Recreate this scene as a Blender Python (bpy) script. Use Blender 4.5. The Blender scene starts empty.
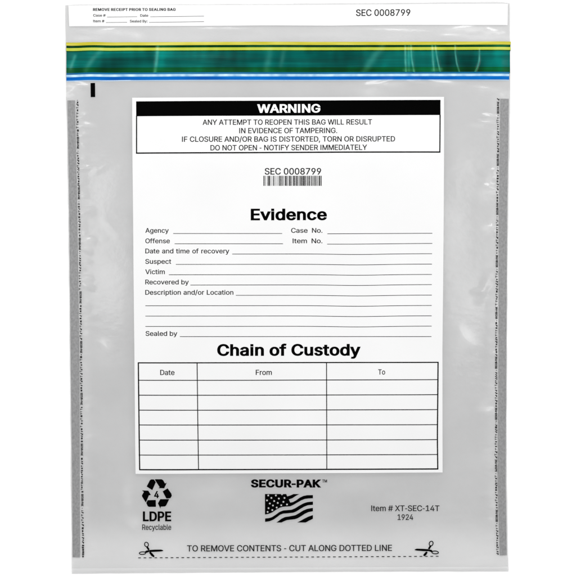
import bpy, math, random
from mathutils import Vector, noise

# A clear plastic evidence bag lying flat on a white studio surface, seen from straight above.
S = 0.0007                      # metres per unit of the drawing (576 units across the frame)
sc = bpy.context.scene
COL = sc.collection
rnd = random.Random(7)

# ------------------------------------------------------------------ outline of the bag
def lerp(a, b, t): return a + (b - a) * t
def interp(pts, x):
    if x <= pts[0][0]: return pts[0][1]
    for (a, va), (b, vb) in zip(pts, pts[1:]):
        if x <= b:
            t = (x - a) / (b - a)
            return va + (vb - va) * t
    return pts[-1][1]
def smooth(t):
    t = max(0.0, min(1.0, t)); return t * t * (3 - 2 * t)

LEFT = [(0, 64.8), (26, 65.0), (50, 65.2), (80, 65.5), (110, 66.0), (150, 66.6), (210, 67.8), (280, 68.6), (350, 69.3), (456, 70.5), (520, 71.0), (574, 71.3)]
RIGHT = [(0, 509.8), (26, 510.2), (45, 510.4), (80, 510.7), (150, 509.8), (220, 508.4), (290, 507.8), (350, 507.3), (430, 506.9), (480, 507.1), (530, 507.8), (574, 508.9)]
TOP = [(60, 4.6), (130, 4.3), (200, 4.0), (270, 3.7), (330, 3.2), (390, 2.7), (440, 2.2), (490, 1.7), (503, 1.9), (511, 3.2)]
BOTTOM = [(70, 574.0), (170, 573.2), (288, 572.3), (400, 571.7), (508, 571.6)]

# ------------------------------------------------------------------ height of the film (wrinkles)
RIDGES = []
def ridge(x0, y0, x1, y1, w, a): RIDGES.append((x0, y0, x1, y1, w, a * (2.3 if y0 > 80 else 1.35 if y1 > 42 else 1.9)))
# creases pressed into the closure tape
for r in [(157.6, 40, 155.0, 72, 1.7, .55), (405.4, 38, 406.0, 73, 1.3, .5), (408.6, 40, 409.4, 73, 1.6, .16), (411.2, 38, 413.6, 72, 1.3, .5),
          (432.4, 42, 433.6, 73, 1.3, .5), (435.6, 44, 440.6, 71, 1.3, .5), (455.6, 40, 455.9, 54, 1.2, .42), (455.9, 54, 459.0, 71, 1.2, .45),
          (479.4, 50, 479.0, 62, 1.2, .42), (479.0, 62, 475.6, 71, 1.2, .45), (71, 66, 78, 54, 1.6, .25), (86, 70, 100, 52, 2.4, .22), (362, 70, 372, 44, 4, .25)]:
    ridge(*r)
# flap ripples between the receipt strip and the tape
for r in [(452, 30, 475, 27, 1.6, .45), (462, 33, 482, 31, 1.2, .40), (486, 29, 497, 33, 1.2, .5), (440, 36, 470, 38, 1.4, .3), (478, 37, 503, 30, 1.3, .3),
          (96, 33, 118, 30, 2.2, .34), (120, 36, 140, 34, 2.0, .30), (75, 31, 92, 34, 2.0, .25), (180, 30, 260, 31, 2.6, .22), (280, 37, 360, 36, 2.4, .22), (355, 31, 430, 32, 2.2, .22)]:
    ridge(*r)
# puckers where the tape ends and under it
for r in [(70, 84, 88, 87, 2.6, .55), (68, 92, 78, 86, 2.2, .45), (366, 86, 392, 81, 2.6, .45), (372, 92, 384, 84, 3.0, .4), (408, 82, 420, 81, 1.6, .4), (430, 82, 452, 84, 2.0, .35),
          (100, 83, 130, 82, 1.8, .25), (470, 88, 500, 92, 3.0, .3)]:
    ridge(*r)
# puckers along the two welded sides
for r in [(483, 116, 498, 118, 1.8, .6), (478, 122, 497, 125, 2.0, .45), (487, 190, 496, 166, 2.6, .6), (484, 186, 495, 189, 2.2, .6), (486, 194, 496, 194, 1.8, .5),
          (484, 230, 494, 226, 2.2, .6), (492, 228, 497, 236, 1.6, .5), (473, 292, 482, 291, 2.0, .4), (494, 318, 497, 330, 1.6, .5), (490, 328, 497, 326, 1.8, .5),
          (478, 300, 488, 280, 3.6, .3), (460, 332, 470, 346, 5.0, .5), (486, 404, 496, 398, 2.2, .45), (478, 412, 492, 410, 2.6, .4), (488, 452, 497, 450, 1.8, .35),
          (80, 126, 92, 125, 1.6, .5), (80, 168, 96, 166, 2.0, .35), (79, 214, 92, 210, 2.0, .4), (80, 242, 92, 240, 2.4, .55), (82, 248, 90, 252, 2.0, .5),
          (80, 280, 90, 279, 1.8, .5), (82, 284, 92, 288, 2.2, .4), (80, 336, 88, 334, 1.6, .4), (104, 344, 110, 350, 3.0, .35), (82, 402, 92, 398, 1.8, .35), (84, 440, 94, 436, 1.6, .35),
          (94, 172, 112, 160, 3.6, .22), (106, 222, 118, 232, 4, .2), (126, 520, 140, 532, 5, .5), (122, 500, 130, 488, 6, .35), (70, 566, 96, 556, 5, .45), (460, 568, 500, 560, 5, .3),
          (180, 480, 230, 500, 12, .45), (330, 500, 372, 482, 12, .35), (440, 500, 470, 530, 10, .4), (445, 520, 462, 518, 2.2, .2)]:
    ridge(*r)
for k in range(46):      # short sharp pleats right beside the welds
    y = rnd.uniform(104, 552); ln = rnd.uniform(2.5, 8); dy = rnd.uniform(-2.5, 2.5)
    if k % 5 < 3: ridge(80.0 + (y - 100) * .008, y, 81.5 + ln, y + dy, rnd.uniform(.8, 1.5), rnd.uniform(.16, .34))
    else: ridge(495.5 - ln, y + dy, 497, y, rnd.uniform(.8, 1.5), rnd.uniform(.16, .34))
for k in range(44):
    side = rnd.random() < .5
    y = rnd.uniform(110, 550); ln = rnd.uniform(5, 16); dy = rnd.uniform(-4, 4)
    if side: ridge(80.5, y, 80.5 + ln, y + dy, rnd.uniform(1.6, 3.2), rnd.uniform(.1, .28))
    else: ridge(496 - ln, y, 496, y + dy, rnd.uniform(1.6, 3.2), rnd.uniform(.1, .28))
for pl in ([(75.9, 100), (78.3, 210), (80.2, 350), (80.7, 480), (81.2, 557)], [(499.5, 98), (498.8, 150), (497.9, 220), (497.6, 350), (496.8, 480), (498.9, 555)]):
    for (xa, ya), (xb, yb) in zip(pl, pl[1:]):
        k = int((yb - ya) / 14)
        for i in range(k):
            ridge(lerp(xa, xb, i / k), lerp(ya, yb, i / k), lerp(xa, xb, (i + 1) / k), lerp(ya, yb, (i + 1) / k), 1.1, rnd.uniform(.10, .24))
# the weld along the bottom edge
ridge(150, 570.4, 508, 569.2, .9, .35); ridge(72, 571.6, 150, 570.4, .9, .35)
CELL = 16
BINS = {}
for i, (x0, y0, x1, y1, w, a) in enumerate(RIDGES):
    m = 3.2 * w
    for bx in range(int((min(x0, x1) - m) // CELL), int((max(x0, x1) + m) // CELL) + 1):
        for by in range(int((min(y0, y1) - m) // CELL), int((max(y0, y1) + m) // CELL) + 1):
            BINS.setdefault((bx, by), []).append(i)

def height(px, py):
    l, r = interp(LEFT, py), interp(RIGHT, py)
    d = max(0.0, min(px - l, r - px, 574 - py))
    d2 = max(0.0, min(px - l, r - px))
    hh = 0.55 + 6.5 * smooth(d2 / 95) * smooth((py - 62) / 110) * smooth((530 - py) / 110) + 1.0 * smooth(d / 10)
    n1 = noise.noise(Vector((px / 150, py / 120, 3.1)))
    n2 = noise.noise(Vector((px / 46, py / 60, 9.7)))
    calm = 1.0
    calm -= .45 * smooth((px - 122) / 24) * smooth((454 - px) / 24) * smooth((py - 88) / 24) * smooth((484 - py) / 24)      # stiffened by the printed panel
    hh += smooth(d / 40) * (1.5 * n1 + .55 * n2 * calm)
    if py < 62: hh += .35 * noise.noise(Vector((px / 70, py / 9, 5.5))) * smooth(d / 6)
    for i in BINS.get((int(px // CELL), int(py // CELL)), ()):
        x0, y0, x1, y1, w, a = RIDGES[i]
        dx, dy = x1 - x0, y1 - y0
        L2 = dx * dx + dy * dy
        t = max(0, min(1, ((px - x0) * dx + (py - y0) * dy) / L2))
        q = (px - x0 - t * dx) ** 2 + (py - y0 - t * dy) ** 2
        hh += a * math.exp(-q / (w * w)) * (.55 + .45 * math.sin(math.pi * t))
    return max(hh, .3)

def P(px, py, off=0.0):
    return ((px - 288) * S, (288 - py) * S, height(px, py) * S + off)

# patches of sheen painted in: the film is made paler and clearer here
SHEEN_SPOTS = [(466, 337, 10, 14, .7), (472, 300, 4, 7, .35), (490, 184, 5, 11, .6), (488, 193, 8, 7, .75), (489, 229, 8, 6, .7), (492, 120, 7, 2, .7), (480, 125, 12, 2, .5), (494, 325, 4, 8, .8),
         (487, 408, 7, 6, .55), (495, 350, 3, 22, .35), (490, 262, 5, 8, .35), (490, 455, 6, 8, .35), (494, 500, 4, 12, .4), (87, 125, 8, 2, .5), (86, 243, 7, 5, .7), (86, 280, 6, 4, .65),
         (84, 335, 4, 4, .5), (87, 168, 9, 2, .45), (83, 215, 7, 3, .45), (107, 346, 6, 6, .45), (86, 438, 5, 5, .4), (88, 400, 6, 4, .35), (118, 228, 15, 18, .18), (108, 165, 18, 6, .2),
         (134, 524, 11, 9, .5), (88, 564, 13, 7, .5), (128, 497, 5, 14, .4), (165, 503, 12, 6, .35), (74, 87, 8, 6, .75), (82, 84, 14, 2, .5), (204, 492, 26, 9, .25), (352, 486, 24, 9, .2),
         (384, 83, 15, 3, .8), (371, 92, 10, 5, .55), (418, 81, 9, 2, .6), (444, 83, 16, 3, .5), (484, 90, 18, 4, .3), (466, 29, 20, 2.2, .75), (493, 32, 8, 2, .75), (486, 37, 22, 1.4, .5),
         (455, 34, 12, 1.5, .5), (110, 32, 20, 3, .4), (136, 35, 8, 3, .4), (86, 38, 14, 2, .35), (480, 562, 26, 8, .35), (300, 568, 200, 5, .25), (455, 480, 16, 26, .15), (460, 150, 18, 24, .12)]
_r = random.Random(21)
for k in range(64):  # small random glints painted pale beside the side welds
    y_ = _r.uniform(104, 552); a_ = _r.uniform(.25, .75)
    if k % 2: SHEEN_SPOTS.append((_r.uniform(81, 85) + (y_ - 100) * .006, y_, _r.uniform(1.5, 4.5), _r.uniform(.9, 3.0), a_))
    else: SHEEN_SPOTS.append((_r.uniform(491, 496), y_, _r.uniform(1.5, 4.5), _r.uniform(.9, 3.0), a_))
def sheen_at(px, py):
    v = .62 * smooth((py - 512) / 40)  # brightness of the lower end put into the film colour
    d = min(px - interp(LEFT, py), interp(RIGHT, py) - px)
    if py > 90: v = max(v, .22 * (1 - smooth((d - 10) / 14)))
    for cx, cy, rx, ry, a in SHEEN_SPOTS:
        q = ((px - cx) / rx) ** 2 + ((py - cy) / ry) ** 2
        if q < 5: v = max(v, a * math.exp(-q * 1.1) * (.75 + .5 * noise.noise(Vector((px / 5, py / 4, cx)))))
    return v
# ------------------------------------------------------------------ materials
def mat(name):
    m = bpy.data.materials.new(name); m.use_nodes = True
    nt = m.node_tree; nt.nodes.clear()
    out = nt.nodes.new('ShaderNodeOutputMaterial')
    return m, nt, out
def N(nt, t, **kw):
    n = nt.nodes.new('ShaderNode' + t)
    for k, v in kw.items():
        if k in n.inputs: n.inputs[k].default_value = v
        else: setattr(n, k, v)
    return n
def ramp(nt, src, stops):
    r = nt.nodes.new('ShaderNodeValToRGB')
    el = r.color_ramp.elements
    while len(el) < len(stops): el.new(.5)
    for e, (p, c) in zip(el, stops): e.position = p; e.color = (*c, 1)
    nt.links.new(src, r.inputs['Fac']); return r
def coords(nt, scale):
    tc = N(nt, 'TexCoord'); mp = N(nt, 'Mapping'); mp.inputs['Scale'].default_value = scale
    nt.links.new(tc.outputs['Object'], mp.inputs['Vector']); return mp.outputs['Vector']
def noise_tex(nt, vec, scale, detail=3, rough=.5):
    n = N(nt, 'TexNoise'); n.inputs['Scale'].default_value = scale; n.inputs['Detail'].default_value = detail; n.inputs['Roughness'].default_value = rough
    nt.links.new(vec, n.inputs['Vector']); return n.outputs['Fac']
def surface(name, lo, hi, rough=.5, spec=.3, scale=(60, 60, 60), nscale=1.0, bump=0.0, bscale=(400, 400, 400), detail=4, coat=0.0):
    """Principled plastic / ink whose colour wanders between lo and hi."""
    m, nt, out = mat(name)
    p = N(nt, 'BsdfPrincipled')
    p.inputs['Roughness'].default_value = rough; p.inputs['Specular IOR Level'].default_value = spec
    p.inputs['Coat Weight'].default_value = coat; p.inputs['Coat Roughness'].default_value = .22
    f = noise_tex(nt, coords(nt, scale), nscale, detail)
    r = ramp(nt, f, [(.3, lo), (.7, hi)]); nt.links.new(r.outputs['Color'], p.inputs['Base Color'])
    if bump:
        b = N(nt, 'Bump'); b.inputs['Strength'].default_value = bump; b.inputs['Distance'].default_value = .0002
        nt.links.new(noise_tex(nt, coords(nt, bscale), 1.0, 3), b.inputs['Height']); nt.links.new(b.outputs['Normal'], p.inputs['Normal'])
    nt.links.new(p.outputs[0], out.inputs['Surface'])
    return m
def film_material(name, lo, hi, opacity, rough=.3, spec=.5, bscale=(180, 260, 180), bump=.3, low_end=.8):
    m, nt, out = mat(name)
    p = N(nt, 'BsdfPrincipled'); p.inputs['Roughness'].default_value = rough; p.inputs['Specular IOR Level'].default_value = spec
    f = noise_tex(nt, coords(nt, (24, 24, 24)), 1.0, 5)
    r = ramp(nt, f, [(.25, lo), (.75, hi)])
    clr = N(nt, 'Mix', data_type='RGBA'); cla = N(nt, 'Attribute', attribute_name='painted_sheen')      # painted sheen: base colour goes paler
    nt.links.new(cla.outputs['Fac'], clr.inputs[0]); nt.links.new(r.outputs['Color'], clr.inputs[6]); clr.inputs[7].default_value = (.88, .88, .88, 1)
    nt.links.new(clr.outputs[2], p.inputs['Base Color'])
    b = N(nt, 'Bump'); b.inputs['Strength'].default_value = bump; b.inputs['Distance'].default_value = .0003
    nt.links.new(noise_tex(nt, coords(nt, bscale), 1.0, 4), b.inputs['Height']); nt.links.new(b.outputs['Normal'], p.inputs['Normal'])
    t = N(nt, 'BsdfTransparent'); t.inputs['Color'].default_value = (.965, .965, .965, 1)
    mx = N(nt, 'MixShader'); mx.inputs[0].default_value = opacity
    # cloudy film: the haze varies; opacity is lowered to brighten the flat lower end
    cl = N(nt, 'MapRange'); cl.inputs['From Min'].default_value = .3; cl.inputs['From Max'].default_value = .7
    cl.inputs['To Min'].default_value = opacity - .06; cl.inputs['To Max'].default_value = opacity + .06
    nt.links.new(noise_tex(nt, coords(nt, (20, 28, 16)), 1.0, 2), cl.inputs['Value'])
    tcy = N(nt, 'TexCoord'); sx = N(nt, 'SeparateXYZ'); nt.links.new(tcy.outputs['Object'], sx.inputs[0])
    thin = N(nt, 'MapRange', interpolation_type='SMOOTHSTEP'); thin.inputs['From Min'].default_value = (288 - 565) * S; thin.inputs['From Max'].default_value = (288 - 505) * S
    thin.inputs['To Min'].default_value = low_end; thin.inputs['To Max'].default_value = 1.0
    nt.links.new(sx.outputs['Y'], thin.inputs['Value'])
    mu = N(nt, 'Math', operation='MULTIPLY'); nt.links.new(cl.outputs[0], mu.inputs[0]); nt.links.new(thin.outputs[0], mu.inputs[1]); 
    at = N(nt, 'Attribute', attribute_name='painted_sheen'); ck = N(nt, 'Math', operation='MULTIPLY_ADD'); ck.inputs[1].default_value = -.35; ck.inputs[2].default_value = 1.0
    nt.links.new(at.outputs['Fac'], ck.inputs[0])
    m2 = N(nt, 'Math', operation='MULTIPLY'); nt.links.new(mu.outputs[0], m2.inputs[0]); nt.links.new(ck.outputs[0], m2.inputs[1]); nt.links.new(m2.outputs[0], mx.inputs[0])
    nt.links.new(t.outputs[0], mx.inputs[1]); nt.links.new(p.outputs[0], mx.inputs[2]); nt.links.new(mx.outputs[0], out.inputs['Surface'])
    return m

M_FILM = film_material('clear_grey_film', (.55, .55, .552), (.62, .62, .622), .62, rough=.13)
M_BACK = film_material('back_film', (.66, .66, .663), (.72, .72, .723), .40, bump=.15)
M_SEAL = film_material('welded_film', (.84, .84, .842), (.88, .88, .882), .6)
M_WHITE = surface('white_print', (.757, .757, .757), (.783, .783, .783), rough=.42, spec=.12, scale=(20, 20, 20), bump=.08)
M_WHITE2 = surface('white_print_receipt', (.765, .765, .765), (.785, .785, .785), rough=.42, spec=.12, scale=(20, 20, 20), bump=.08)
M_BLACK = surface('black_ink', (.0015, .0015, .0015), (.0017, .0017, .0017), rough=.7, spec=.0, scale=(300, 300, 300))
M_GREYINK = surface('thin_black_ink', (.010, .010, .010), (.03, .03, .03), rough=.6, spec=.05, scale=(900, 900, 900))
M_FAINT = surface('worn_black_ink', (.005, .005, .005), (.07, .07, .07), rough=.6, spec=.05, scale=(700, 700, 700), detail=2)
M_KNOCK = surface('knocked_out_white', (.78, .78, .78), (.80, .80, .80), rough=.5, spec=.1)
M_STAR = surface('star_grey', (.55, .55, .55), (.62, .62, .62), rough=.5, spec=.1)
M_STRIP = surface('grey_seal_ink', (.205, .205, .207), (.29, .29, .292), rough=.45, spec=.25, scale=(800, 600, 800), detail=8)
def tape_material(name, stops, pale):
    """tape plastic: tone wanders along the roll, drawn streaks run lengthwise, creases go pale from stress whitening and painted-in glints"""
    m, nt, out = mat(name)
    p = N(nt, 'BsdfPrincipled'); p.inputs['Roughness'].default_value = .24; p.inputs['Specular IOR Level'].default_value = .14
    streak = noise_tex(nt, coords(nt, (7, 190, 20)), 1.0, 4, .6)
    tone = N(nt, 'Attribute', attribute_name='tone'); white = N(nt, 'Attribute', attribute_name='whitened_glint')
    mx = N(nt, 'Mix', data_type='FLOAT'); mx.inputs[0].default_value = .36
    nt.links.new(tone.outputs['Fac'], mx.inputs[2]); nt.links.new(streak, mx.inputs[3])
    r = ramp(nt, mx.outputs[0], stops)
    c = N(nt, 'Mix', data_type='RGBA'); c.inputs[7].default_value = (*pale, 1)
    nt.links.new(white.outputs['Fac'], c.inputs[0]); nt.links.new(r.outputs['Color'], c.inputs[6]); nt.links.new(c.outputs[2], p.inputs['Base Color'])
    b = N(nt, 'Bump'); b.inputs['Strength'].default_value = .25; b.inputs['Distance'].default_value = .0002
    nt.links.new(noise_tex(nt, coords(nt, (60, 500, 60)), 1.0, 3), b.inputs['Height']); nt.links.new(b.outputs['Normal'], p.inputs['Normal'])
    nt.links.new(p.outputs[0], out.inputs['Surface'])
    return m
M_GREEN = tape_material('teal_green_tape', [(.30, (.0, .012, .010)), (.46, (.0, .066, .055)), (.55, (.0, .110, .092)), (.70, (.0, .250, .21))], (.09, .48, .40))
M_DKGREEN = tape_material('dark_green_adhesive', [(.30, (.0, .006, .002)), (.46, (.0, .040, .010)), (.55, (.0, .070, .018)), (.70, (.0, .170, .06))], (.07, .36, .18))
M_GROOVE = tape_material('green_groove', [(.30, (.0, .008, .002)), (.50, (.0, .035, .006)), (.70, (.01, .16, .05))], (.08, .36, .16))
M_LIME = tape_material('lime_tape', [(.30, (.30, .36, .02)), (.5, (.44, .50, .05)), (.7, (.60, .64, .15))], (.70, .78, .40))
M_YELLOW = surface('yellow_tape', (.46, .41, .018), (.62, .58, .11), rough=.35, spec=.1, scale=(40, 300, 30))
M_BLUE = surface('blue_tape', (.000, .075, .36), (.001, .15, .52), rough=.32, spec=.06, scale=(30, 200, 30))
M_SKY = surface('steel_blue_tape', (.001, .085, .22), (.01, .16, .34), rough=.32, spec=.2, scale=(30, 200, 30))
M_DASH = surface('pale_blue_thread', (.20, .40, .60), (.52, .72, .82), rough=.4, spec=.3, scale=(150, 120, 60), detail=1)
M_EDGE = film_material('clear_tape_edge', (.40, .62, .86), (.50, .72, .92), .55, bump=.1)
M_GROUND = surface('white_backdrop', (.93, .93, .93), (.95, .95, .95), rough=.8, spec=.0, scale=(8, 8, 8))

# ------------------------------------------------------------------ builders
def link(name, verts, faces, m, parent, smooth_shade=True):
    me = bpy.data.meshes.new(name); me.from_pydata(verts, [], faces); me.materials.append(m); me.update()
    if smooth_shade:
        for p in me.polygons: p.use_smooth = True
    o = bpy.data.objects.new(name, me); COL.objects.link(o)
    if parent: o.parent = parent
    return o

class MB:
    def __init__(s): s.v = []; s.f = []
    def grid(s, fn, nx, ny, off):
        b = len(s.v)
        for j in range(ny + 1):
            for i in range(nx + 1):
                x, y = fn(i / nx, j / ny); s.v.append(P(x, y, off))
        for j in range(ny):
            for i in range(nx):
                a = b + j * (nx + 1) + i
                s.f.append((a, a + nx + 1, a + nx + 2, a + 1))
    def quad(s, tl, tr, br, bl, off, step=3.0):
        w = max(math.dist(tl, tr), math.dist(bl, br)); h = max(math.dist(tl, bl), math.dist(tr, br))
        def fn(u, v):
            xt, yt = lerp(tl[0], tr[0], u), lerp(tl[1], tr[1], u); xb, yb = lerp(bl[0], br[0], u), lerp(bl[1], br[1], u)
            return lerp(xt, xb, v), lerp(yt, yb, v)
        s.grid(fn, max(1, round(w / step)), max(1, round(h / step)), off)
    def line(s, pts, w, off):
        """a stroke of width w (or a list of widths) through pts"""
        dense = []
        ws = w if isinstance(w, (list, tuple)) else [w] * len(pts)
        for k in range(len(pts) - 1):
            n = max(1, round(math.dist(pts[k], pts[k + 1]) / 3.0))
            for i in range(n):
                t = i / n
                dense.append((lerp(pts[k][0], pts[k + 1][0], t), lerp(pts[k][1], pts[k + 1][1], t), lerp(ws[k], ws[k + 1], t)))
        dense.append((*pts[-1], ws[-1]))
        b = len(s.v)
        for k, (x, y, ww) in enumerate(dense):
            a = dense[max(0, k - 1)]; c = dense[min(len(dense) - 1, k + 1)]
            dx, dy = c[0] - a[0], c[1] - a[1]; L = math.hypot(dx, dy) or 1
            nx, ny = -dy / L * ww / 2, dx / L * ww / 2
            s.v.append(P(x + nx, y + ny, off)); s.v.append(P(x - nx, y - ny, off))
        for k in range(len(dense) - 1):
            q = b + 2 * k; s.f.append((q, q + 2, q + 3, q + 1))
    def poly(s, pts, off, step=1.5):
        dense = []
        for p, q in zip(pts, pts[1:] + pts[:1]):
            k = max(1, round(math.dist(p, q) / step)); dense += [(lerp(p[0], q[0], i / k), lerp(p[1], q[1], i / k)) for i in range(k)]
        xs = [p[0] for p in pts]; ys = [p[1] for p in pts]; extra = []
        y = min(ys) + step / 2
        while y < max(ys):
            x = min(xs) + step / 2
            while x < max(xs): extra.append((x, y)); x += step
            y += step
        vv, ff = fill([dense], extra, 1e-4)
        b = len(s.v); s.v += [P(x, y, off) for x, y in vv]; s.f += [tuple(b + i for i in t) for t in ff]
    def band(s, up, lo, off):
        """area between two polylines sampled over the same number of steps"""
        def at(pl, t):
            d = [0]
            for a, c in zip(pl, pl[1:]): d.append(d[-1] + math.dist(a, c))
            return (interp([(q, p[0]) for q, p in zip(d, pl)], t * d[-1]), interp([(q, p[1]) for q, p in zip(d, pl)], t * d[-1]))
        n = 40
        def fn(u, v):
            a, c = at(up, u), at(lo, u); return lerp(a[0], c[0], v), lerp(a[1], c[1], v)
        s.grid(fn, n, 3, off)
    def ellipse_ring(s, cx, cy, rx, ry, rot, w, off, n=28):
        pts = []
        for k in range(n + 1):
            a = 2 * math.pi * k / n; x, y = rx * math.cos(a), ry * math.sin(a)
            pts.append((cx + x * math.cos(rot) - y * math.sin(rot), cy + x * math.sin(rot) + y * math.cos(rot)))
        s.line(pts, w, off)
    def build(s, name, m, parent):
        # faces looking up
        fs = []
        for f in s.f:
            a, b, c = (Vector(s.v[i]) for i in f[:3])
            fs.append(tuple(reversed(f)) if (b - a).cross(c - a).z < 0 else f)
        return link(name, s.v, fs, m, parent)

O1, O2, O3, O4 = .00012, .00020, .00027, .00034     # stacked print layers

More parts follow.
